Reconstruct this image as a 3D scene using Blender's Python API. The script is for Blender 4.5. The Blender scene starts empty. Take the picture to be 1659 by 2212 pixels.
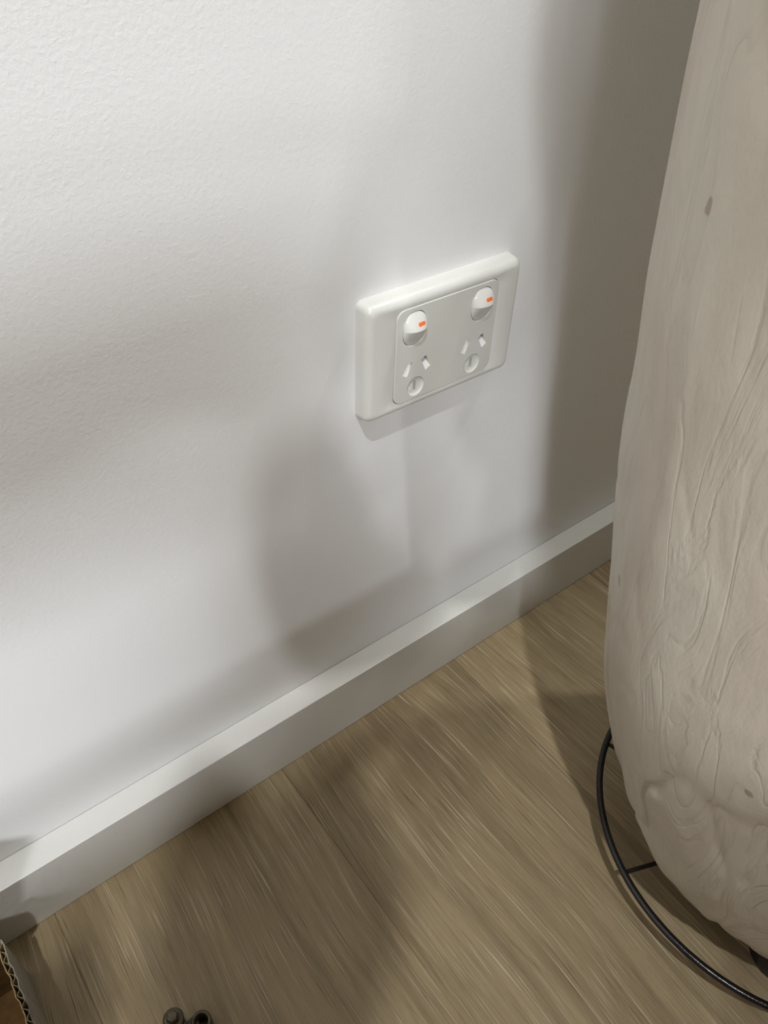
import bpy, bmesh, math, random
import numpy as np
from mathutils import Vector, Matrix

# ------------------------------------------------------------------ camera
scene = bpy.context.scene
COL = scene.collection
cam_d = bpy.data.cameras.new('camera')
cam_d.sensor_fit = 'HORIZONTAL'; cam_d.sensor_width = 24.0
cam_d.lens = 24.0 * 1689.31 / 1659.0
cam_d.clip_start = 0.01; cam_d.clip_end = 50
cam = bpy.data.objects.new('camera', cam_d); COL.objects.link(cam)
R = Matrix(((0.79344217, 0.3909864, -0.46645381), (-0.60794014, 0.54599607, -0.57645215), (0.029297, 0.74095744, 0.67091263)))
cam.matrix_world = Matrix.Translation((-0.28462904, -0.31100922, 0.56353183)) @ R.to_4x4()
scene.camera = cam

# ------------------------------------------------------------------ world, exposure
w = bpy.data.worlds.new('world'); scene.world = w; w.use_nodes = True
bg = w.node_tree.nodes['Background']; bg.inputs[0].default_value = (1.0, 0.96, 0.9, 1); bg.inputs[1].default_value = 0.1
scene.view_settings.view_transform = 'Standard'; scene.view_settings.look = 'None'
scene.view_settings.exposure = 0.07; scene.view_settings.gamma = 1.0
scene.view_settings.use_curve_mapping = False

CEIL = 2.45
# ceiling downlights of the room: x, y, watts, lamp radius, colour
LIGHTS = [
    (-0.77, -0.88, 108, 0.020, (0.935, 0.955, 0.965)),     # nearest the wall: crisp shadow under the socket and ring
    (-2.88, -3.42, 430, 0.10, (0.925, 0.955, 1.01)),
    (-4.90, -4.20, 150, 0.10, (0.925, 0.955, 1.01)),
    (-0.75, -3.60, 115, 0.05, (0.925, 0.955, 1.01)),
    (1.00, -0.32, 46, 0.04, (0.95, 0.97, 0.93)),  # added lamp, lifts the baseboard top beside the urn
]
PANEL = (-2.40, -3.00, 165, 0.50, (0.925, 0.955, 1.01))      # square LED ceiling panel: x, y, watts, side, colour
for i, (x, y, pw, rad, colr) in enumerate(LIGHTS):
    ld = bpy.data.lights.new('downlight_lamp', 'SPOT'); ld.energy = pw; ld.shadow_soft_size = rad
    ld.spot_size = math.radians(150); ld.spot_blend = 0.5; ld.color = colr
    lo = bpy.data.objects.new('downlight_lamp', ld); lo.location = (x, y, CEIL - 0.03)
    COL.objects.link(lo)
ld = bpy.data.lights.new('panel_lamp', 'AREA'); ld.energy = PANEL[2]; ld.shape = 'SQUARE'; ld.size = PANEL[3]; ld.color = PANEL[4]
lo = bpy.data.objects.new('panel_lamp', ld); lo.location = (PANEL[0], PANEL[1], CEIL - 0.03); COL.objects.link(lo)

# ------------------------------------------------------------------ helpers
def link(name, me, mat=None, parent=None, smooth=False):
    o = bpy.data.objects.new(name, me); COL.objects.link(o)
    if mat: me.materials.append(mat)
    if parent: o.parent = parent
    if smooth:
        me.polygons.foreach_set('use_smooth', [True] * len(me.polygons))
    return o
def build(name, bm, mat=None, parent=None, smooth=False, loc=None):
    me = bpy.data.meshes.new(name); bmesh.ops.recalc_face_normals(bm, faces=bm.faces); bm.to_mesh(me); bm.free()
    o = link(name, me, mat, parent, smooth)
    if loc: o.location = loc
    return o
def empty(name, loc=(0, 0, 0), rz=0):
    o = bpy.data.objects.new(name, None); COL.objects.link(o); o.location = loc; o.rotation_euler = (0, 0, rz)
    o.empty_display_size = 0.05; return o
def tag(o, label=None, cat=None, group=None, kind=None):
    if label: o['label'] = label
    if cat: o['category'] = cat
    if group: o['group'] = group
    if kind: o['kind'] = kind
    return o
def box(bm, lo, hi, bevel=0.0, seg=2):
    r = bmesh.ops.create_cube(bm, size=1.0)
    vs = r['verts']
    for v in vs:
        v.co = Vector([lo[k] + (v.co[k] + 0.5) * (hi[k] - lo[k]) for k in range(3)])
    if bevel > 0:
        es = list({e for v in vs for e in v.link_edges})
        bmesh.ops.bevel(bm, geom=es, offset=bevel, segments=seg, affect='EDGES', profile=0.5)
def tube(bm, pts, rad, n=10, cap=True, closed=False):
    pts = [Vector(p) for p in pts]; m = len(pts); rings = []
    if not hasattr(rad, '__len__'): rad = [rad] * m
    prev = None
    for i, p in enumerate(pts):
        if closed: t = (pts[(i + 1) % m] - pts[i - 1])
        else: t = pts[min(i + 1, m - 1)] - pts[max(i - 1, 0)]
        t.normalize()
        if prev is None:
            a = Vector((0, 0, 1)) if abs(t.z) < 0.9 else Vector((1, 0, 0))
            u = t.cross(a).normalized()
        else:
            u = (prev - t * prev.dot(t)).normalized()
        prev = u; v = t.cross(u)
        rings.append([bm.verts.new(p + (u * math.cos(2 * math.pi * k / n) + v * math.sin(2 * math.pi * k / n)) * rad[i]) for k in range(n)])
    for i in range(m if closed else m - 1):
        a, b = rings[i], rings[(i + 1) % m]
        for k in range(n): bm.faces.new((a[k], a[(k + 1) % n], b[(k + 1) % n], b[k]))
    if cap and not closed:
        bm.faces.new(rings[0][::-1]); bm.faces.new(rings[-1])
def lathe(bm, prof, n=48, c=(0, 0, 0)):
    rings = []
    for r, z in prof:
        if r < 1e-6: rings.append([bm.verts.new((c[0], c[1], c[2] + z))])
        else: rings.append([bm.verts.new((c[0] + r * math.cos(2 * math.pi * k / n), c[1] + r * math.sin(2 * math.pi * k / n), c[2] + z)) for k in range(n)])
    for a, b in zip(rings, rings[1:]):
        for k in range(n):
            k2 = (k + 1) % n
            if len(a) == 1 and len(b) == 1: continue
            if len(a) == 1: bm.faces.new((a[0], b[k], b[k2]))
            elif len(b) == 1: bm.faces.new((a[k], a[k2], b[0]))
            else: bm.faces.new((a[k], a[k2], b[k2], b[k]))
def rrect(hw, hh, r, n=8, cx=0, cz=0):
    pts = []
    for (sx, sz, a0) in ((1, 1, 0), (-1, 1, 90), (-1, -1, 180), (1, -1, 270)):
        for k in range(n + 1):
            a = math.radians(a0 + 90 * k / n)
            pts.append((cx + sx * (hw - r) + r * math.cos(a), cz + sz * (hh - r) + r * math.sin(a)))
    return pts
def superell(cx, cz, a, b, e=2.6, n=40):
    out = []
    for k in range(n):
        t = 2 * math.pi * k / n; c, s = math.cos(t), math.sin(t)
        out.append((cx + a * math.copysign(abs(c) ** (2 / e), c), cz + b * math.copysign(abs(s) ** (2 / e), s)))
    return out

# ------------------------------------------------------------------ materials
class NT:
    def __init__(s, name, rough=0.5, spec=0.5, col=(0.8, 0.8, 0.8)):
        s.m = bpy.data.materials.new(name); s.m.use_nodes = True; s.t = s.m.node_tree
        s.b = s.t.nodes['Principled BSDF']; s.b.inputs['Roughness'].default_value = rough
        s.b.inputs['Specular IOR Level'].default_value = spec
        s.b.inputs['Base Color'].default_value = (*col, 1)
    def n(s, typ, **kw):
        nd = s.t.nodes.new(typ)
        for k, v in kw.items():
            if k in nd.inputs.keys(): nd.inputs[k].default_value = v
            else: setattr(nd, k, v)
        return nd
    def l(s, a, b): s.t.links.new(a, b)
    def coord(s, scale=(1, 1, 1), kind='Object', rot=(0, 0, 0)):
        tc = s.n('ShaderNodeTexCoord'); mp = s.n('ShaderNodeMapping')
        mp.inputs['Scale'].default_value = scale; mp.inputs['Rotation'].default_value = rot
        s.l(tc.outputs[kind], mp.inputs[0]); return mp.outputs[0]
    def noise(s, vec, scale=1.0, detail=4, rough=0.5, dist=0.0):
        nd = s.n('ShaderNodeTexNoise', Scale=scale, Detail=detail, Roughness=rough, Distortion=dist); s.l(vec, nd.inputs['Vector']); return nd.outputs['Fac']
    def ramp(s, fac, stops):
        r = s.n('ShaderNodeValToRGB'); e = r.color_ramp.elements
        while len(e) < len(stops): e.new(0.5)
        for i, (p, c) in enumerate(stops):
            e[i].position = p; e[i].color = (*c, 1) if hasattr(c, '__len__') else (c, c, c, 1)
        s.l(fac, r.inputs[0]); return r.outputs[0]
    def mix(s, fac, a, b, mode='MIX'):
        m = s.n('ShaderNodeMix', data_type='RGBA', blend_type=mode)
        for sock, v in ((m.inputs[0], fac), (m.inputs[6], a), (m.inputs[7], b)):
            if hasattr(v, 'is_output') or isinstance(v, bpy.types.NodeSocket): s.l(v, sock)
            else: sock.default_value = (*v, 1) if hasattr(v, '__len__') else v
        return m.outputs[2]
    def math(s, op, a, b=0.0):
        m = s.n('ShaderNodeMath', operation=op)
        for sock, v in ((m.inputs[0], a), (m.inputs[1], b)):
            if isinstance(v, bpy.types.NodeSocket): s.l(v, sock)
            else: sock.default_value = v
        return m.outputs[0]
    def bump(s, h, dist=0.001, strength=1.0):
        b = s.n('ShaderNodeBump', Strength=strength, Distance=dist); s.l(h, b.inputs['Height']); s.l(b.outputs[0], s.b.inputs['Normal'])
    def col(s, c): s.l(c, s.b.inputs['Base Color'])

# painted wall, roller stipple
M = NT('wall_paint', 0.42, 0.35, (0.80, 0.80, 0.80)); v = M.coord()
n1 = M.noise(v, 430, 3, 0.55, 0.4); n2 = M.noise(v, 26, 2); n3 = M.noise(v, 4, 2)
amp = M.ramp(n3, [(0.35, 0.35), (0.7, 1.0)])
h = M.math('MULTIPLY', M.math('POWER', n1, 1.6), amp)
M.bump(M.math('ADD', h, M.math('MULTIPLY', n2, 0.5)), 0.00025)
WALL = M.m
# baseboard: satin enamel with dust specks
M = NT('baseboard_enamel', 0.38, 0.45); v = M.coord()
sp = M.ramp(M.noise(v, 420, 2, 0.6), [(0.70, 0.0), (0.76, 1.0)])
msk = M.ramp(M.noise(v, 18, 2), [(0.5, 0.0), (0.7, 1.0)])
M.col(M.mix(M.math('MULTIPLY', M.math('MULTIPLY', sp, msk), 0.45), (0.70, 0.695, 0.665), (0.33, 0.32, 0.31)))
M.bump(M.noise(v, 240, 2), 0.0002)
TRIM = M.m
# timber look plank
def wood(name, plank=True):
    M = NT(name, 0.42, 0.4)
    tc = M.n('ShaderNodeTexCoord'); oi = M.n('ShaderNodeObjectInfo')
    off = M.n('ShaderNodeVectorMath', operation='SCALE'); cv = M.n('ShaderNodeCombineXYZ')
    M.l(oi.outputs['Random'], cv.inputs[0]); M.l(oi.outputs['Random'], cv.inputs[1]); M.l(oi.outputs['Random'], cv.inputs[2])
    M.l(cv.outputs[0], off.inputs[0]); off.inputs['Scale'].default_value = 13.7
    add = M.n('ShaderNodeVectorMath', operation='ADD'); M.l(tc.outputs['Object'], add.inputs[0]); M.l(off.outputs[0], add.inputs[1])
    base = add.outputs[0]
    # gentle sideways wander of the grain
    mpw = M.n('ShaderNodeMapping'); mpw.inputs['Scale'].default_value = (5, 2.2, 1); M.l(base, mpw.inputs[0])
    wn = M.n('ShaderNodeTexNoise', Scale=1.0, Detail=2.0, Roughness=0.5); M.l(mpw.outputs[0], wn.inputs['Vector'])
    sub = M.n('ShaderNodeVectorMath', operation='SUBTRACT'); M.l(wn.outputs['Color'], sub.inputs[0]); sub.inputs[1].default_value = (0.5, 0.5, 0.5)
    sc = M.n('ShaderNodeVectorMath', operation='MULTIPLY'); M.l(sub.outputs[0], sc.inputs[0]); sc.inputs[1].default_value = (0.06, 0, 0)
    wv = M.n('ShaderNodeVectorMath', operation='ADD'); M.l(base, wv.inputs[0]); M.l(sc.outputs[0], wv.inputs[1])
    def st(sx, sy, detail=3, rough=0.55):
        mp = M.n('ShaderNodeMapping'); mp.inputs['Scale'].default_value = (sx, sy, 1); M.l(wv.outputs[0], mp.inputs[0])
        return M.noise(mp.outputs[0], 1.0, detail, rough)
    fine = st(2400, 30); light = st(1500, 15, 2); dark = st(1300, 22, 3, 0.6); mid = st(150, 7, 4); broad = st(17, 3.0, 3)
    bands = M.ramp(M.noise(M.coord((7, 1.4, 1)), 3.0, 2), [(0.3, 0.0), (0.7, 1.0)])
    c = M.ramp(broad, [(0.25, (0.245, 0.175, 0.098)), (0.5, (0.33, 0.25, 0.14)), (0.75, (0.395, 0.31, 0.185))])
    c = M.mix(0.55, c, M.ramp(mid, [(0.3, (0.62, 0.60, 0.57)), (0.5, (1, 1, 1)), (0.72, (1.25, 1.25, 1.27))]), 'MULTIPLY')
    c = M.mix(0.5, c, M.ramp(fine, [(0.3, (0.72, 0.70, 0.66)), (0.55, (1, 1, 1)), (0.7, (1.25, 1.24, 1.22))]), 'MULTIPLY')
    c = M.mix(M.ramp(light, [(0.60, 0.0), (0.70, 0.8)]), c, (0.64, 0.56, 0.41))
    c = M.mix(M.ramp(dark, [(0.28, 0.85), (0.39, 0.0)]), c, (0.10, 0.068, 0.035))
    pl = M.ramp(oi.outputs['Random'], [(0.0, (0.86, 0.86, 0.86)), (1.0, (1.1, 1.1, 1.1))])
    c = M.mix(1.0, c, pl, 'MULTIPLY')
    M.col(c); M.bump(M.math('ADD', fine, M.math('MULTIPLY', dark, 1.2)), 0.00025)
    return M.m
WOOD = wood('oak_plank_vinyl')
def plain(name, col, rough=0.5, spec=0.5, metal=0.0, nscale=0, nd=0.0003, var=0.0):
    M = NT(name, rough, spec, col); M.b.inputs['Metallic'].default_value = metal
    if nscale:
        n = M.noise(M.coord(), nscale, 3)
        M.bump(n, nd)
        if var: M.col(M.ramp(n, [(0.3, tuple(c * (1 - var) for c in col)), (0.7, tuple(min(1, c * (1 + var)) for c in col))]))
    return M.m
PLATE = plain('white_socket_plastic', (0.70, 0.70, 0.665), 0.28, 0.5, nscale=260, nd=0.00003)
# dusty version on the frame
M = NT('dusty_socket_plastic', 0.3, 0.5); v = M.coord()
sp = M.ramp(M.noise(v, 900, 2, 0.6), [(0.62, 0.0), (0.72, 1.0)])
M.col(M.mix(M.math('MULTIPLY', sp, 0.18), (0.70, 0.70, 0.665), (0.42, 0.42, 0.40)))
PLATE_F = M.m
FACE = plain('matt_socket_face_plastic', (0.62, 0.615, 0.575), 0.45, 0.4, nscale=700, nd=0.00003)
SHUT = plain('white_shutter_plastic', (0.84, 0.84, 0.81), 0.4, 0.5, nscale=300, nd=0.00003)
ROCK = plain('glossy_rocker_plastic', (0.70, 0.70, 0.665), 0.16, 0.6, nscale=200, nd=0.00002)
ORANGE = plain('orange_print', (0.95, 0.16, 0.03), 0.5, 0.3, nscale=300, nd=0.00002)
DARK = plain('dark_inner_plastic', (0.01, 0.01, 0.01), 0.7, 0.3, nscale=100)
BLACK = plain('black_powdercoat', (0.006, 0.006, 0.007), 0.25, 0.5, nscale=900, nd=0.00012)
ROOMW = plain('grey_room_paint', (0.36, 0.37, 0.37), 0.8, 0.2, nscale=60)
CEILM = plain('ceiling_paint', (0.5, 0.5, 0.5), 0.8, 0.2, nscale=60)
# wrinkled plaster body of the urn
M = NT('wrinkled_plaster', 0.5, 0.3); v = M.coord((1, 1, 0.28))
a = M.noise(v, 34, 4, 0.5, 1.6)
rg = M.math('ABSOLUTE', M.math('SUBTRACT', a, 0.5))
cre = M.ramp(rg, [(0.0, 0.0), (0.06, 1.0)])
tone = M.noise(M.coord((1, 1, 0.45)), 14, 3)
c = M.ramp(tone, [(0.3, (0.50, 0.435, 0.365)), (0.5, (0.56, 0.505, 0.42)), (0.7, (0.575, 0.54, 0.455))])
c = M.mix(M.math('MULTIPLY', M.math('SUBTRACT', 1.0, cre), 0.12), c, (0.40, 0.34, 0.30))
spk = M.ramp(M.noise(M.coord(), 70, 1), [(0.775, 0.0), (0.80, 1.0)])
c = M.mix(M.math('MULTIPLY', spk, 0.6), c, (0.25, 0.17, 0.10))
M.col(c)
M.bump(M.math('ADD', M.math('MULTIPLY', cre, 0.22), M.math('ADD', M.math('MULTIPLY', M.noise(M.coord((1, 1, .4)), 90, 3), 0.7), M.math('MULTIPLY', M.noise(M.coord(), 420, 2), 0.10))), 0.0011)
PLASTER = M.m
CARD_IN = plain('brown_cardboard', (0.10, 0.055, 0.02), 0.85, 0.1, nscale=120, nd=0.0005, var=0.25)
CARD_EDGE = plain('cardboard_cut_edge', (0.36, 0.28, 0.15), 0.85, 0.1, nscale=600, nd=0.0006, var=0.3)
# printed outer liner: pale grey with dark diagonal strokes
M = NT('printed_grey_liner', 0.6, 0.3); v = M.coord((1, 1, 1), rot=(0.5, 0, 0))
mp = M.coord((1, 26, 210), rot=(0.62, 0, 0)); s1 = M.ramp(M.noise(mp, 1.0, 2), [(0.60, 0.0), (0.66, 1.0)])
M.col(M.mix(M.math('MULTIPLY', s1, 0.7), (0.30, 0.27, 0.22), (0.08, 0.09, 0.085)))
LINER = M.m
OLIVE = plain('olive_zinc', (0.085, 0.072, 0.042), 0.45, 0.5, 0.35, nscale=300, nd=0.0003, var=0.25)

# ------------------------------------------------------------------ room shell
X0, X1, Y0 = -7.0, 3.2, -7.0
def slab(name, lo, hi, mat, kind='structure'):
    bm = bmesh.new(); box(bm, lo, hi); return tag(build(name, bm, mat), kind=kind)
slab('wall_back', (X0, 0.0, -0.1), (X1, 0.12, CEIL), WALL)
slab('wall_front', (X0, Y0 - 0.12, -0.1), (X1, Y0, CEIL), ROOMW)
slab('wall_left', (X0 - 0.12, Y0, -0.1), (X0, 0, CEIL), ROOMW)
slab('wall_right', (X1, Y0, -0.1), (X1 + 0.12, 0, CEIL), ROOMW)
slab('ceiling', (X0, Y0, CEIL), (X1, 0, CEIL + 0.1), CEILM)
floor = slab('floor', (X0, Y0, -0.1), (X1, 0, -0.0006), WOOD)
# planks, long axis away from the wall
random.seed(4)
PW_, PL_ = 0.18, 1.2
bm = bmesh.new(); box(bm, (0.0001, -PL_ + 0.0001, -0.0045), (PW_ - 0.0001, -0.0001, 0.0), 0.00035, 1)
pme = bpy.data.meshes.new('plank'); bm.to_mesh(pme); bm.free(); pme.materials.append(WOOD)
first = True
for i in range(-9, 11):
    y = -0.004 if i in (-1, 0, 1, 2) else -0.004 + random.uniform(0, 0.9)
    x = -0.321 + PW_ * i
    for k in range(3):
        me_ = pme
        y1 = min(y, -0.004); ln = PL_ - (y - y1)
        if ln < 0.1: y -= PL_; continue
        if abs(ln - PL_) > 1e-4:
            b2 = bmesh.new(); box(b2, (0.0001, -ln + 0.0001, -0.0045), (PW_ - 0.0001, -0.0001, 0.0), 0.00035, 1)
            me_ = bpy.data.meshes.new('plank'); b2.to_mesh(me_); b2.free(); me_.materials.append(WOOD)
        o = bpy.data.objects.new('plank', me_); COL.objects.link(o); o.parent = floor; o.location = (x, y1, 0)
        y -= PL_
# baseboard: 63 x 19 mm, square edged with a fine arris
BH, BT = 0.0628, 0.0188
bm = bmesh.new(); box(bm, (X0, -BT, 0.0004), (X1, -0.0002, BH), 0.0006, 2)
tag(build('baseboard_back', bm, TRIM), kind='structure')

# ------------------------------------------------------------------ ceiling downlights (fittings)
GL = NT('lit_diffuser', 0.5); GL.b.inputs['Emission Color'].default_value = (1, 0.97, 0.92, 1); GL.b.inputs['Emission Strength'].default_value = 12
where = ['nearest the wall above the socket', 'out in the room, second from the wall', 'furthest left in the room', 'out in the room opposite the socket', 'close to the wall right of the urn, added to lift the baseboard']
for (x, y, *_), wh in zip(LIGHTS, where):
    t = empty('ceiling_downlight', (x, y, CEIL))
    tag(t, 'round white recessed ceiling downlight ' + wh, 'downlight', 'ceiling downlights')
    bm = bmesh.new(); lathe(bm, [(0.046, -0.001), (0.056, 0.0), (0.055, -0.004), (0.045, -0.005), (0.042, -0.002), (0.046, -0.001)], 40)
    build('trim_ring', bm, PLATE, t, True)
    bm = bmesh.new(); lathe(bm, [(0, -0.0015), (0.043, -0.0015), (0.043, -0.0003), (0, -0.0003)], 40)
    build('diffuser', bm, GL.m, t)

t = empty('ceiling_panel_light', (PANEL[0], PANEL[1], CEIL))
tag(t, 'square white LED panel light fixed flat to the ceiling', 'panel light')
hs = PANEL[3] / 2
bm = bmesh.new()
for lo_, hi_ in (((-hs - .02, -hs - .02, -.02), (hs + .02, -hs, -.0005)), ((-hs - .02, hs, -.02), (hs + .02, hs + .02, -.0005)), ((-hs - .02, -hs, -.02), (-hs, hs, -.0005)), ((hs, -hs, -.02), (hs + .02, hs, -.0005))): box(bm, lo_, hi_)
build('panel_frame', bm, PLATE, t)
bm = bmesh.new(); box(bm, (-hs, -hs, -.012), (hs, hs, -.004)); build('diffuser', bm, GL.m, t)

# ------------------------------------------------------------------ double power point
ZC = 0.32833
gpo = empty('power_outlet', (0, 0, ZC)); gpo.rotation_euler = (0, 0, 0)
tag(gpo, 'white plastic double power point with two orange-marked rocker switches, on the white wall', 'power outlet')
mm = 0.001
hw, hh = 58.25 * mm, 38.2 * mm
def ring_verts(bm, pts, y): return [bm.verts.new((x, y, z)) for x, z in pts]
def loft(bm, loops):
    for a, b in zip(loops, loops[1:]):
        n = len(a)
        for k in range(n): bm.faces.new((a[k], a[(k + 1) % n], b[(k + 1) % n], b[k]))
bm = bmesh.new(); loops = []
prof = [(0.0, -0.0001, 4.6), (0.1, -1.0, 4.6), (0.5, -5.8, 4.8)]
for k in range(1, 9):
    a = math.radians(90 * k / 8); prof.append((0.5 + 4.6 * (1 - math.cos(a)), -5.8 - 5.5 * math.sin(a), 4.8 - 1.0 * k / 8))
for ins, y, r in prof: loops.append(ring_verts(bm, rrect(hw - ins * mm, hh - ins * mm, r * mm, 10), y * mm))
iw, ih = 38.65 * mm, 30.6 * mm
for hx, hz, r, y in ((iw + 0.75 * mm, ih + 0.75 * mm, 6.6, -11.3), (iw + 0.35 * mm, ih + 0.35 * mm, 6.3, -11.05), (iw + 0.3 * mm, ih + 0.3 * mm, 6.3, -7.0)):
    loops.append(ring_verts(bm, rrect(hx, hz, r * mm, 10), y * mm))
loft(bm, loops); bm.faces.new(loops[0])
frame = build('cover_frame', bm, PLATE_F, gpo, True)
me = frame.data
# keep crisp flats: sharp edges by angle
try: me.set_sharp_from_angle(angle=math.radians(50))
except Exception: pass
bm = bmesh.new(); box(bm, (-iw - .25 * mm, -6.9 * mm, -ih - .25 * mm), (iw + .25 * mm, -6.0 * mm, ih + .25 * mm)); build('inner_body', bm, DARK, gpo)
# face insert: filled 2D outline with the openings cut through it
def filled(name, outer, holes, depth, bev, mat, parent, yfront):
    cu = bpy.data.curves.new(name + '_outline', 'CURVE'); cu.dimensions = '2D'; cu.fill_mode = 'BOTH'
    cu.extrude = depth / 2 - bev; cu.bevel_depth = bev; cu.bevel_resolution = 2; cu.offset = -bev
    for pts in [outer] + holes:
        s = cu.splines.new('POLY'); s.points.add(len(pts) - 1)
        for p, (x, z) in zip(s.points, pts): p.co = (x, z, 0, 1)
        s.use_cyclic_u = True
    tmp = bpy.data.objects.new(name + '_tmp', cu); COL.objects.link(tmp)
    dg = bpy.context.evaluated_depsgraph_get(); dg.update()
    me = bpy.data.meshes.new_from_object(tmp.evaluated_get(dg)); me.name = name
    bpy.data.objects.remove(tmp); bpy.data.curves.remove(cu)
    me.transform(Matrix.Rotation(math.radians(90), 4, 'X')); me.transform(Matrix.Translation((0, yfront + depth / 2, 0)))
    me.materials.clear()
    return link(name, me, mat, parent)
def rot_rect(cx, cz, wd, ln, ang):
    c, s = math.cos(ang), math.sin(ang)
    return [(cx + x * c - z * s, cz + x * s + z * c) for x, z in ((-wd / 2, -ln / 2), (wd / 2, -ln / 2), (wd / 2, ln / 2), (-wd / 2, ln / 2))]
SW = [(-25.6 * mm, 17.3 * mm), (25.9 * mm, 17.3 * mm)]
SK = [-22.3 * mm, 22.9 * mm]
YF = -11.95 * mm
SA, SB = 8.3 * mm, 10.3 * mm
holes = []
for cx, cz in SW: holes.append(superell(cx, cz, SA + 0.35 * mm, SB + 0.35 * mm, 2.35, 48)[::-1])
pins = []
for sx in SK:
    for sgn in (-1, 1):
        pins.append((sx + sgn * 6.9 * mm, -8.2 * mm, sgn * math.radians(26), sgn)); holes.append(rot_rect(sx + sgn * 6.9 * mm, -8.2 * mm, 3.7 * mm, 8.8 * mm, sgn * math.radians(26))[::-1])
    holes.append([(sx + 6.3 * mm * math.cos(a), -22.2 * mm + 6.3 * mm * math.sin(a)) for a in [-2 * math.pi * k / 40 for k in range(40)]])
face = filled('face_insert', rrect(iw, ih, 6.0 * mm, 10), holes, 3.2 * mm, 0.42 * mm, FACE, gpo, YF)
# rocker switches
def rocker(cx, cz):
    bm = bmesh.new(); N = 56; g = {}
    for i in range(N + 1):
        for j in range(N + 1):
            u = -1 + 2 * i / N; v = -1 + 2 * j / N
            # square to superellipse mapping
            e = 2.35
            m_ = max(abs(u), abs(v))
            if m_ > 0:
                p = (abs(u) ** e + abs(v) ** e) ** (1 / e); k = m_ / p
            else: k = 1
            uu, vv = u * k, v * k
            v0 = 0.06
            if vv > v0: f = 0.5 * (1 - ((vv - v0) / (1 - v0)) ** 1.5) + 0.5 * (1 - (vv - v0) / (1 - v0))
            else: f = (max(0, (vv + 1)) / (v0 + 1)) ** 1.45
            dome = 1 - 0.62 * abs(uu) ** 2.6
            rr = m_
            edge = 0.35 * max(0, (rr - 0.9) / 0.1) ** 2
            hgt = -0.6 + 6.0 * f * dome - edge
            g[i, j] = bm.verts.new((cx + uu * SA, YF - hgt * mm, cz + vv * SB))
    for i in range(N):
        for j in range(N): bm.faces.new((g[i, j], g[i + 1, j], g[i + 1, j + 1], g[i, j + 1]))
    # skirt
    bd = [g[i, 0] for i in range(N)] + [g[N, j] for j in range(N)] + [g[i, N] for i in range(N, 0, -1)] + [g[0, j] for j in range(N, 0, -1)]
    bk = [bm.verts.new((p.co.x, YF + 3.4 * mm, p.co.z)) for p in bd]
    for k in range(len(bd)): bm.faces.new((bd[k], bd[(k + 1) % len(bd)], bk[(k + 1) % len(bd)], bk[k]))
    o = build('rocker_switch', bm, ROCK, gpo, True)
    try: o.data.set_sharp_from_angle(angle=math.radians(40))
    except Exception: pass
    def surf(uu, vv):
        v0 = 0.06; f = 0.5 * (1 - ((vv - v0) / (1 - v0)) ** 1.5) + 0.5 * (1 - (vv - v0) / (1 - v0))
        return YF - (-0.6 + 6.0 * f * (1 - 0.62 * abs(uu) ** 2.6)) * mm
    bm = bmesh.new()
    cxm, czm, a_, b_ = 0.25, 0.38, 0.31, 0.095
    pts = rrect(a_ * SA, b_ * SB, b_ * SB * 0.95, 5); loops = []
    for q in (1.0, 0.75, 0.5, 0.25):
        loops.append([bm.verts.new((cx + cxm * SA + x * q, surf(cxm + x * q / SA, czm + z * q / SB) - 0.09 * mm, cz + czm * SB + z * q)) for x, z in pts])
    bk = [bm.verts.new((p.co.x, p.co.y + 0.2 * mm, p.co.z)) for p in loops[0]]
    loft(bm, [bk] + loops); bm.faces.new(loops[-1])
    build('orange_marker', bm, ORANGE, o)
for cx, cz in SW: rocker(cx, cz)
# shutters behind the pin openings
for px, pz, ang, sgn in pins:
    bm = bmesh.new()
    c, s = math.cos(ang), math.sin(ang)
    def T(x, y, z): return (px + x * c - z * s, y, pz + x * s + z * c)
    wd, ln = 1.95 * mm, 4.6 * mm
    if sgn < 0:
        zt, zb, yt, yb = ln * 0.9, -ln, YF + 1.5 * mm, YF + 0.5 * mm
    else:
        zt, zb, yt, yb = ln * 0.0, -ln, YF + 2.2 * mm, YF + 0.4 * mm
    q = [T(-wd, yb, zb), T(wd, yb, zb), T(wd, yt, zt), T(-wd, yt, zt)]
    r_ = [(x, YF + 4.5 * mm, z) for x, y, z in q]
    V = [bm.verts.new(p) for p in q + r_]
    for f in ((0, 1, 2, 3), (7, 6, 5, 4), (0, 4, 5, 1), (1, 5, 6, 2), (2, 6, 7, 3), (3, 7, 4, 0)): bm.faces.new([V[k] for k in f])
    build('pin_shutter', bm, SHUT, gpo)
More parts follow.
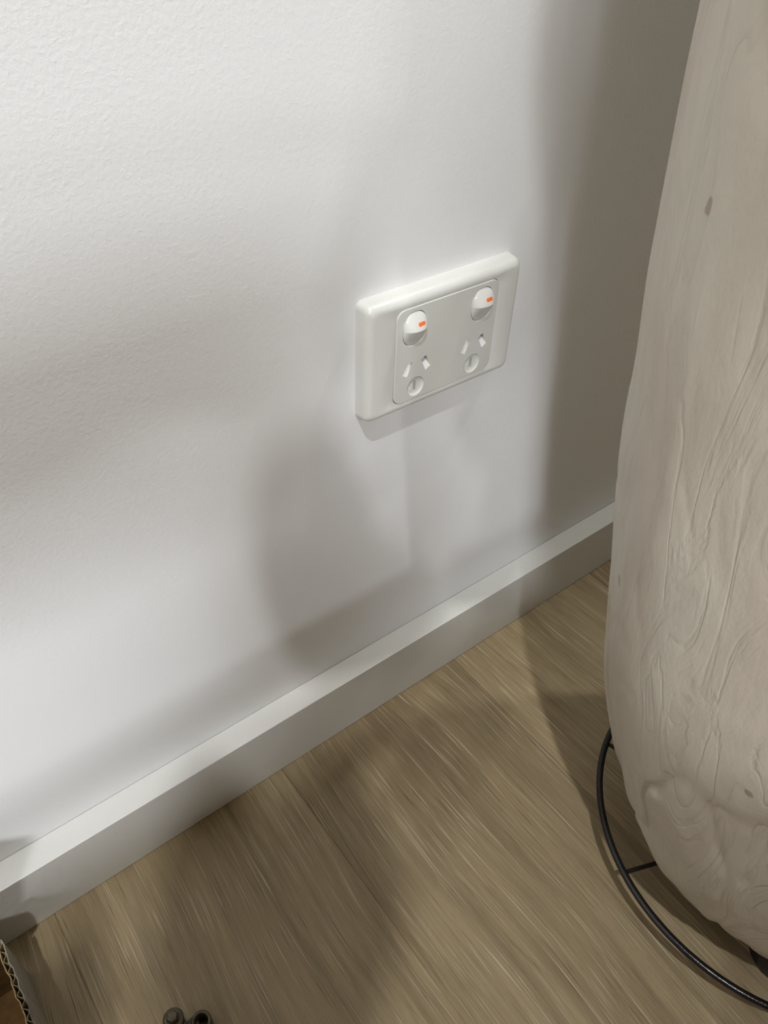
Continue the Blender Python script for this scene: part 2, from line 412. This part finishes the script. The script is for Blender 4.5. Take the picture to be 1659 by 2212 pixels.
# earth dishes
for sx in SK:
    bm = bmesh.new(); prof = [(6.28 * math.sin(math.radians(a)) , 1.55 * math.cos(math.radians(a)) ** 0.8) for a in range(90, -1, -6)]
    n = 40; rings = []
    for r_, d_ in prof:
        r_ = max(r_, 0)
        if r_ < 1e-6: rings.append([bm.verts.new((sx, YF + d_ * mm, -22.2 * mm))])
        else: rings.append([bm.verts.new((sx + r_ * mm * math.cos(2 * math.pi * k / n), YF + (0.15 + d_) * mm, -22.2 * mm + r_ * mm * math.sin(2 * math.pi * k / n))) for k in range(n)])
    for a, b in zip(rings, rings[1:]):
        for k in range(n):
            if len(b) == 1: bm.faces.new((a[k], a[(k + 1) % n], b[0]))
            else: bm.faces.new((a[k], a[(k + 1) % n], b[(k + 1) % n], b[k]))
    dish = build('earth_dish', bm, PLATE, gpo, True)
    bm = bmesh.new(); box(bm, (sx - 0.65 * mm, YF + 0.9 * mm, -24.6 * mm), (sx + 0.65 * mm, YF + 2.4 * mm, -18.4 * mm)); 
    build('earth_slot', bm, plain('slot_shade_plastic', (0.42, 0.42, 0.40), 0.6, 0.3, nscale=200), dish)
    bm = bmesh.new()
    for k, (dx, dz, ww, ll) in enumerate(((-3.4, -1.2, 1.5, .28), (-3.2, -2.2, 1.7, .28), (-3.0, -3.2, 1.7, .28), (-3.6, -0.2, 1.2, .28), (-2.2, 0.9, .28, 1.6), (-2.4, -1.7, .28, 2.4))):
        box(bm, (sx + (dx - ww / 2) * mm, YF + 0.95 * mm, (-22.2 + dz - ll / 2) * mm), (sx + (dx + ww / 2) * mm, YF + 1.8 * mm, (-22.2 + dz + ll / 2) * mm))
    build('moulded_mark', bm, PLATE, dish)

# ------------------------------------------------------------------ big plaster urn on a black wire stand
AX, AY = 0.116, -0.282
def vnoise(x, y, seed, px):
    """smooth value noise, periodic in x with integer period px"""
    rs = np.random.RandomState(seed); T_ = rs.rand(px, 256)
    xi = np.floor(x).astype(int); yi = np.floor(y).astype(int); fx = x - xi; fy = y - yi
    fx = fx * fx * (3 - 2 * fx); fy = fy * fy * (3 - 2 * fy)
    a = T_[xi % px, yi % 256]; b = T_[(xi + 1) % px, yi % 256]; c = T_[xi % px, (yi + 1) % 256]; d = T_[(xi + 1) % px, (yi + 1) % 256]
    return (a * (1 - fx) + b * fx) * (1 - fy) + (c * (1 - fx) + d * fx) * fy
ks = [(0.036, 0.085), (0.040, 0.1035), (0.05, 0.1095), (0.06, 0.1148), (0.07, 0.12), (0.08, 0.1252), (0.09, 0.1291), (0.11, 0.1356), (0.13, 0.1421), (0.15, 0.148), (0.17, 0.1528), (0.2, 0.1593), (0.23, 0.1649), (0.26, 0.1698), (0.3, 0.1756), (0.34, 0.181), (0.38, 0.1848), (0.42, 0.1895), (0.46, 0.192), (0.5, 0.1954), (0.55, 0.1975), (0.62, 0.1995), (0.72, 0.2005), (0.82, 0.199), (0.92, 0.193), (1.0, 0.184), (1.06, 0.173), (1.10, 0.160), (1.12, 0.150)]
NTH, NZ = 640, 700
kz = np.array([k[0] for k in ks]); kr = np.array([k[1] for k in ks])
zz = np.linspace(0.036, 1.12, NZ); rr = np.interp(zz, kz, kr)
sm = np.ones(9) / 9; rp = np.pad(rr, 4, mode='edge'); rr = np.convolve(rp, sm, 'valid'); rr[0] = 0.088; rr[1] = 0.094; rr[2] = 0.0985; rr[3] = 0.1010
th = np.linspace(0, 2 * np.pi, NTH, endpoint=False)
TH, ZZ = np.meshgrid(th, zz); U = TH / (2 * np.pi)
warp = 1.6 * vnoise(U * 14, ZZ * 9, 3, 14) + 0.5 * vnoise(U * 40, ZZ * 26, 4, 40)
q1 = vnoise(U * 30 + warp * 1.0, ZZ * 7, 11, 30); q2 = vnoise(U * 55 + warp, ZZ * 15 + 4, 12, 55)
def crease(q, wd): return -np.exp(-((q - 0.5) / wd) ** 2)
mask = np.clip((vnoise(U * 9, ZZ * 7, 21, 9) - 0.3) * 2.4, 0, 1)
fade = 0.35 + 0.65 * np.clip((0.42 - ZZ) / 0.25, 0, 1)
disp = 0.0030 * crease(q1, 0.055) * mask * fade + 0.0052 * (q1 - 0.5) * fade + 0.0016 * (q2 - 0.5) + 0.0007 * crease(q2, 0.07) * (1 - mask) * fade
disp += 0.0008 * (vnoise(U * 90 + 2 * warp, ZZ * 34, 31, 90) - 0.5) * fade
RR = rr[:, None] + disp
vx = AX + RR * np.cos(TH); vy = AY + RR * np.sin(TH)
verts = np.stack([vx, vy, ZZ], -1).reshape(-1, 3)
i0 = np.arange(NZ - 1)[:, None] * NTH; k0 = np.arange(NTH)[None, :]; k1 = (k0 + 1) % NTH
quads = np.stack([i0 + k0, i0 + k1, i0 + NTH + k1, i0 + NTH + k0], -1).reshape(-1, 4)
nv = len(verts)
# bottom disc and inner mouth
inner = []; RI = [(0.142, 1.118), (0.150, 1.09), (0.165, 1.03), (0.165, 0.4), (0.12, 0.12), (0.07, 0.06)]
extra = []; faces = quads.tolist()
prev = (NZ - 1) * NTH
for r_, z_ in RI:
    st_ = nv + len(extra); extra += [(AX + r_ * math.cos(t), AY + r_ * math.sin(t), z_) for t in th]
    faces += [(prev + k, prev + (k + 1) % NTH, st_ + (k + 1) % NTH, st_ + k) for k in range(NTH)]; prev = st_
faces.append(tuple(prev + k for k in range(NTH)))
faces.append(tuple(reversed(range(NTH))))
me = bpy.data.meshes.new('urn'); me.from_pydata(np.vstack([verts, np.array(extra)]).tolist(), [], faces); me.update()
urn = link('plaster_urn', me, PLASTER, None, True)
urn.data.transform(Matrix.Translation((-AX, -AY, -0.036))); urn.location = (AX, AY, 0.036)
tag(urn, 'large cream wrinkled-plaster urn on a black wire stand, in front of the white wall', 'urn')
st = empty('wire_stand', (AX, AY, 0))
tag(st, 'black metal wire ring stand with short spokes under the cream urn, on the wood floor', 'stand')
RRING, ZR = 0.1286, 0.033
bm = bmesh.new(); tube(bm, [(RRING * math.cos(2 * math.pi * k / 160), RRING * math.sin(2 * math.pi * k / 160), ZR) for k in range(160)], 0.0024, 12, closed=True)
build('outer_ring', bm, BLACK, st, True)
for ang in (159.6, 114, 68, 22, 336, 290, 238):
    a = math.radians(ang)
    bm = bmesh.new(); d = Vector((math.cos(a), math.sin(a), 0))
    tube(bm, [d * 0.070 + Vector((0, 0, 0.029)), d * 0.105 + Vector((0, 0, 0.0288)), d * (RRING - 0.0005) + Vector((0, 0, ZR - 0.0025)), d * (RRING + 0.0012) + Vector((0, 0, ZR - 0.0028))], 0.0016, 8)
    build('spoke', bm, BLACK, st, True)
for ang in (219, 339, 99):
    a = math.radians(ang); d = Vector((math.cos(a), math.sin(a), 0))
    bm = bmesh.new(); lathe(bm, [(0, 0.0005), (0.020, 0.0005), (0.021, 0.003), (0.019, 0.026), (0.015, 0.030), (0, 0.030)], 32)
    build('foot', bm, BLACK, st, True, d * 0.079)
bm = bmesh.new(); lathe(bm, [(0, 0.014), (0.070, 0.014), (0.073, 0.017), (0.073, 0.032), (0.070, 0.0355), (0, 0.0355)], 64)
build('base_drum', bm, BLACK, st, True)

# ------------------------------------------------------------------ open cardboard box, bottom left
bx = empty('cardboard_box', (-0.50, -0.20, 0))
tag(bx, 'open brown corrugated cardboard box with pale printed side, on the floor by the baseboard', 'box')
x1, x0, yb, yf, hB = -0.3473, -0.66, -0.045, -0.40, 0.060
T3 = 0.0036
def wallpanel(name, lo, hi, mat):
    bm = bmesh.new(); box(bm, lo, hi); o = build(name, bm, mat, bx); o.matrix_parent_inverse = Matrix.Translation((0.50, 0.20, 0)); return o
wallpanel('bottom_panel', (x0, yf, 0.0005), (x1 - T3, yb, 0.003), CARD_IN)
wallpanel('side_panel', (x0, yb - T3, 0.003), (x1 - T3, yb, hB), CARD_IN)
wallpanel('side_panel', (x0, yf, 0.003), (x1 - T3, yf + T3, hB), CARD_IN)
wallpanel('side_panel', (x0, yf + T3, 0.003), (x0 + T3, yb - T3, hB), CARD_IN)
# raised flap on the wall side, leaning up from the rim
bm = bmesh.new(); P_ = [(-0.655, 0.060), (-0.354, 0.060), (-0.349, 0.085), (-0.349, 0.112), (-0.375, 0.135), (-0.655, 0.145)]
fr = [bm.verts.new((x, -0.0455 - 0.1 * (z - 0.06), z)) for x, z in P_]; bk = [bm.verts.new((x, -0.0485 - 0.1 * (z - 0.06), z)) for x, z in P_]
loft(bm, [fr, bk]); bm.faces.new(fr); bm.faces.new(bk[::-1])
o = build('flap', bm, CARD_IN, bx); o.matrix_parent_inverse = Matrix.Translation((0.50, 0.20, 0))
# nearest side: two liners with fluting between them, printed face outward, slightly bowed
N = 90
def bow(y): 
    t = (y - yf) / (yb - yf); return 0.0022 * math.sin(math.pi * min(1, max(0, (1 - t) * 2.2)) / 2) * 1.0
for nm, off, mat, tk in (('outer_liner', 0.0, LINER, 0.0006), ('inner_liner', -T3 + 0.0005, CARD_EDGE, 0.0006)):
    bm = bmesh.new(); L_ = []
    for k in range(N + 1):
        y = yb + (yf - yb) * k / N; rx = 0.0004 * math.sin(k * 1.3) + 0.0003 * math.sin(k * 2.9 + off * 900)
        L_.append([bm.verts.new((x1 + off + bow(y) * z_ / hB + d_ + (rx if z_ > 0.03 else 0), y, z_ + (0.0005 * math.sin(k * 2.1 + off * 700) if z_ > 0.03 else 0))) for d_, z_ in ((0, 0.0005), (0, hB), (-tk, hB), (-tk, 0.0005))])
    for a, b in zip(L_, L_[1:]):
        for k in range(4): bm.faces.new((a[k], a[(k + 1) % 4], b[(k + 1) % 4], b[k]))
    bm.faces.new(L_[0]); bm.faces.new(L_[-1][::-1])
    o = build(nm, bm, mat, bx); o.matrix_parent_inverse = Matrix.Translation((0.50, 0.20, 0))
    if nm == 'outer_liner': tag(o, 'pale grey printed outer face')
bm = bmesh.new(); L_ = []
for k in range(420):
    y = yb + (yf - yb) * k / 419; ph = math.sin(2 * math.pi * (yb - y) / 0.0074); xx = x1 - T3 / 2 + (T3 / 2 - 0.0006) * ph
    L_.append([bm.verts.new((xx + bow(y) * z_ / hB + d_, y, z_)) for d_, z_ in ((0.0002, 0.0005), (0.0002, hB - 0.0006), (-0.0002, hB - 0.0006), (-0.0002, 0.0005))])
for a, b in zip(L_, L_[1:]):
    for k in range(4): bm.faces.new((a[k], a[(k + 1) % 4], b[(k + 1) % 4], b[k]))
o = build('fluting', bm, CARD_EDGE, bx); o.matrix_parent_inverse = Matrix.Translation((0.50, 0.20, 0))

# ------------------------------------------------------------------ bolted bracket at the bottom edge
BX, BY = -0.2850, -0.1310
br = empty('bolted_bracket', (BX, BY, 0))
tag(br, 'small olive metal bracket with bolt head and open tube, on the wood floor', 'bracket')
bm = bmesh.new(); lathe(bm, [(0, 0.0005), (0.0056, 0.0005), (0.0058, 0.002), (0.0056, 0.0215), (0.0050, 0.0225), (0, 0.0225)], 32); build('bolt_sleeve', bm, OLIVE, br, True)
bm = bmesh.new(); lathe(bm, [(0.0, 0.0225), (0.0058, 0.0225), (0.0062, 0.0232), (0.0060, 0.0240), (0.0046, 0.0242), (0, 0.0242)], 32); build('washer', bm, OLIVE, br, True)
bm = bmesh.new(); lathe(bm, [(0, 0.0242), (0.0038, 0.0242), (0.0038, 0.0275), (0.0030, 0.0287), (0, 0.0289)], 6); build('bolt_head', bm, OLIVE, br)
bm = bmesh.new(); box(bm, (-0.0058, -0.040, 0.0005), (0.0058, -0.002, 0.017), 0.002); build('bracket_arm', bm, OLIVE, br, False)
bm = bmesh.new(); lathe(bm, [(0.0040, 0.0005), (0.0062, 0.0005), (0.0062, 0.0150), (0.0056, 0.0160), (0.0044, 0.0160), (0.0040, 0.0150), (0.0040, 0.0005)], 32, (0.0128, -0.0085, 0)); build('open_tube', bm, OLIVE, br, True)
bm = bmesh.new(); box(bm, (0.004, -0.009, 0.0005), (0.012, -0.001, 0.010), 0.001); build('bridge_plate', bm, OLIVE, br)

# ------------------------------------------------------------------ unseen things added to cast shadows on the wall and floor
def to_lamp(wx, wz, L, t):                       # point on the line from a wall point towards a lamp
    W_ = Vector((wx, 0, wz)); return W_ + (Vector(L) - W_) * t
LA, LB, LD = [(LIGHTS[k][0], LIGHTS[k][1], CEIL - 0.03) for k in (0, 1, 3)]
LP = (PANEL[0], PANEL[1], CEIL - 0.03)
LEAF = plain('leaf_green', (0.05, 0.11, 0.03), 0.4, 0.5, nscale=90, nd=0.0004, var=0.3)
STEM = plain('brown_stem', (0.10, 0.07, 0.04), 0.7, 0.3, nscale=200, nd=0.0004, var=0.3)
def leaf_mesh(bm, P, L, a, b, rot):
    """pointed oval leaf of length 2a, width 2b, broad side towards the lamp L"""
    nrm = (Vector(L) - P).normalized(); up = Vector((0, 0, 1)); ex = up.cross(nrm).normalized(); ez = nrm.cross(ex)
    c, s_ = math.cos(rot), math.sin(rot); e1 = ex * c + ez * s_; e2 = ez * c - ex * s_
    N_, W_ = 14, 6; top = []; bot = []
    for i in range(N_ + 1):
        u = -1 + 2 * i / N_; wd = b * max(0.03, (1 - abs(u) ** 2.2)) ** 0.8; rt = []; rb = []
        for j in range(W_ + 1):
            v_ = -1 + 2 * j / W_
            p = P + e1 * (a * u) + e2 * (wd * v_) - nrm * (0.10 * a * u * u - 0.12 * b * abs(v_))
            rt.append(bm.verts.new(p)); rb.append(bm.verts.new(p - nrm * 0.0008))
        top.append(rt); bot.append(rb)
    for i in range(N_):
        for j in range(W_):
            bm.faces.new((top[i][j], top[i + 1][j], top[i + 1][j + 1], top[i][j + 1])); bm.faces.new((bot[i][j], bot[i][j + 1], bot[i + 1][j + 1], bot[i + 1][j]))
    for i in range(N_):
        for j in (0, W_): bm.faces.new((top[i][j], top[i + 1][j], bot[i + 1][j], bot[i][j]))
    return P - e1 * a
def leafy(parent_obj, origin, specs):
    inv = Matrix.Translation(parent_obj.location).inverted()
    for wx, wz, L, t, a, b, rot in specs:
        k = 1 - t
        if L == 'F': L = LA; P = Vector((wx, wz, 0)).lerp(Vector(LA), t)       # shades a spot of the floor
        else: P = to_lamp(wx, wz, L, t)
        bm = bmesh.new(); base = leaf_mesh(bm, P, L, a * k, b * k, math.radians(rot))
        o = build('leaf', bm, LEAF, parent_obj, True); o.matrix_parent_inverse = inv
        bm = bmesh.new(); mid = (base + origin) / 2 + Vector((0, 0, 0.06))
        pts = [origin.lerp(mid, q).lerp(mid.lerp(base, q), q) for q in [i / 10 for i in range(11)]]
        tube(bm, pts, [0.003 - 0.0016 * i / 10 for i in range(11)], 6)
        o = build('stalk_blocker', bm, STEM, parent_obj, True); o.matrix_parent_inverse = inv
# made-up branches in the urn, out of view, leaves placed to cast shadows
sp_ = empty('branch_blockers', (AX, AY, 1.0))
tag(sp_, 'added green leafy branches in the cream urn, out of view, shading wall and floor', 'branches')
bm = bmesh.new(); tube(bm, [(0.03, 0, -0.5), (0.01, 0, -0.1), (-0.03, 0.0, 0.35)], [0.006, 0.005, 0.003], 8); tube(bm, [(-0.03, 0.02, -0.5), (-0.02, 0.0, -0.1), (-0.03, 0.0, 0.35)], [0.006, 0.005, 0.003], 8)
build('stem_blocker', bm, STEM, sp_, True)
org = Vector((AX - 0.03, AY, 1.30))
leafy(sp_, org, [
    # (wall x, wall z, lamp, share of the way to the lamp, half length, half width, tilt)
    (0.055, 0.236, LA, 0.30, 0.026, 0.016, 20), (0.100, 0.25, LA, 0.32, 0.05, 0.030, 70),
    (0.112, 0.15, LA, 0.32, 0.07, 0.026, 70), (0.082, 0.062, LA, 0.32, 0.045, 0.022, 40),
    (0.092, 0.462, LA, 0.32, 0.055, 0.028, 88), (-0.085, 0.175, LA, 0.36, 0.060, 0.040, 80), (-0.045, 0.100, LA, 0.36, 0.070, 0.036, 30), (0.104, 0.405, LA, 0.32, 0.030, 0.016, 45), (0.112, 0.335, LA, 0.33, 0.05, 0.020, 75),
    (0.104, 0.470, LB, 0.20, 0.060, 0.036, 85), (0.120, 0.41, LB, 0.21, 0.040, 0.024, 110), (0.108, 0.480, LP, 0.22, 0.060, 0.032, 100),
    (-0.004, 0.475, LD, 0.19, 0.055, 0.032, 85), (-0.020, 0.440, LD, 0.20, 0.035, 0.020, 50), (-0.052, 0.405, LD, 0.19, 0.050, 0.019, 62), (-0.062, 0.365, LD, 0.19, 0.040, 0.020, 85),
    (-0.024, 0.392, LD, 0.20, 0.020, 0.007, 10),
    (-0.235, -0.09, 'F', 0.45, 0.11, 0.045, 95), (-0.180, -0.15, 'F', 0.46, 0.10, 0.040, 80), (-0.325, -0.07, 'F', 0.45, 0.04, 0.020, 100),
    (-0.150, -0.07, 'F', 0.44, 0.08, 0.024, 60),
])
def at_y(wx, wz, L, y): return to_lamp(wx, wz, L, y / L[1])
# low towel stand and towel, added out of view to shade the wall
TY = -0.50
S = at_y(-0.255, 0.345, LP, TY)
so = empty('towel_stand_blocker', (S.x, TY, 0)); tag(so, 'added black metal towel stand with two posts and one rail, out of view, holding the shading towel', 'towel stand')
FAB = plain('grey_fabric', (0.2, 0.2, 0.2), 0.9, 0.2, nscale=500, nd=0.0005)
HS = S.z + 0.045
for sx in (-1, 1):
    bm = bmesh.new(); tube(bm, [(sx * 0.15, 0, 0.012), (sx * 0.15, 0, HS)], 0.005, 10); build('post', bm, BLACK, so, True)
    bm = bmesh.new(); box(bm, (sx * 0.15 - 0.02, -0.04, 0.0005), (sx * 0.15 + 0.02, 0.04, 0.012), 0.002); build('foot', bm, BLACK, so)
bm = bmesh.new(); tube(bm, [(-0.165, 0, HS), (0.165, 0, HS)], 0.0055, 10); build('rail', bm, BLACK, so, True)
tw = empty('towel_blocker', (S.x, TY, HS)); tag(tw, 'added small grey towel over the rail of the black stand, out of view, shading the wall', 'towel')  # unseen cloth, added to block light to the left of the wall
bm = bmesh.new(); NN = 26; rows = []
for i in range(NN + 1):
    x = -0.125 + 0.25 * i / NN; wv = 0.004 * math.sin(i * 0.9); dz = 0.006 * math.sin(i * 0.5)
    ed = 1 - 0.35 * max(0, abs(x) / 0.125 - 0.7) / 0.3
    rows.append([bm.verts.new((x, y_, z_)) for y_, z_ in ((-0.016 + wv, -0.095 * ed + dz), (-0.015 + wv, -0.04), (-0.012, 0.004), (0, 0.0145), (0.012, 0.004), (0.015 + wv, -0.04), (0.016 + wv, -0.09 * ed + dz),
        (0.0085 + wv, -0.09 * ed + dz), (0.0075, -0.03), (0.0068, 0.003), (0, 0.0068), (-0.0068, 0.003), (-0.0075, -0.03), (-0.0085 + wv, -0.095 * ed + dz))])
loft2 = rows
for p, q in zip(rows, rows[1:]):
    for k in range(14): bm.faces.new((p[k], p[(k + 1) % 14], q[(k + 1) % 14], q[k]))
bm.faces.new(rows[0]); bm.faces.new(rows[-1][::-1])
build('towel_blocker_cloth', bm, FAB, tw, True)
# added carton and jar, out of view: shade baseboard, floor and lower wall
JY = -0.74
J = at_y(-0.100, 0.0, LP, JY)
CX0, CX1, CY0, CY1, HC = -1.15, -0.04, -0.90, -0.56, 0.485
ca = empty('carton_blocker', ((CX0 + CX1) / 2, (CY0 + CY1) / 2, 0)); tag(ca, 'added long closed brown carton behind the camera, blocking light to baseboard and floor', 'carton')
KR = plain('kraft_board', (0.20, 0.16, 0.12), 0.8, 0.2, nscale=200, nd=0.0003, var=0.1)
hx, hy = (CX1 - CX0) / 2, (CY1 - CY0) / 2
bm = bmesh.new(); box(bm, (-hx, -hy, 0.001), (hx, hy, HC - 0.004), 0.003); build('carton_blocker_body', bm, KR, ca)
bm = bmesh.new(); box(bm, (-hx, -hy, HC - 0.004), (hx, -0.001, HC), 0.001); build('top_flap', bm, KR, ca)
bm = bmesh.new(); box(bm, (-hx, 0.001, HC - 0.004), (hx, hy, HC), 0.001); build('top_flap', bm, KR, ca)
jr = empty('jar_blocker', (J.x, JY, HC)); tag(jr, 'added tall rounded grey stoneware jar on the long brown carton, out of view, shading the wall', 'jar')  # unseen, added for the shadow band below the socket
HJ = at_y(-0.060, 0.245, LP, JY).z - HC
bm = bmesh.new(); lathe(bm, [(0, 0.0005), (0.050, 0.0005), (0.060, 0.03), (0.060, HJ * 0.55), (0.050, HJ * 0.85), (0.038, HJ * 0.96), (0.034, HJ), (0.026, HJ), (0.026, HJ - 0.05), (0, HJ - 0.05)], 48); build('jar_blocker_body', bm, PLASTER, jr, True)
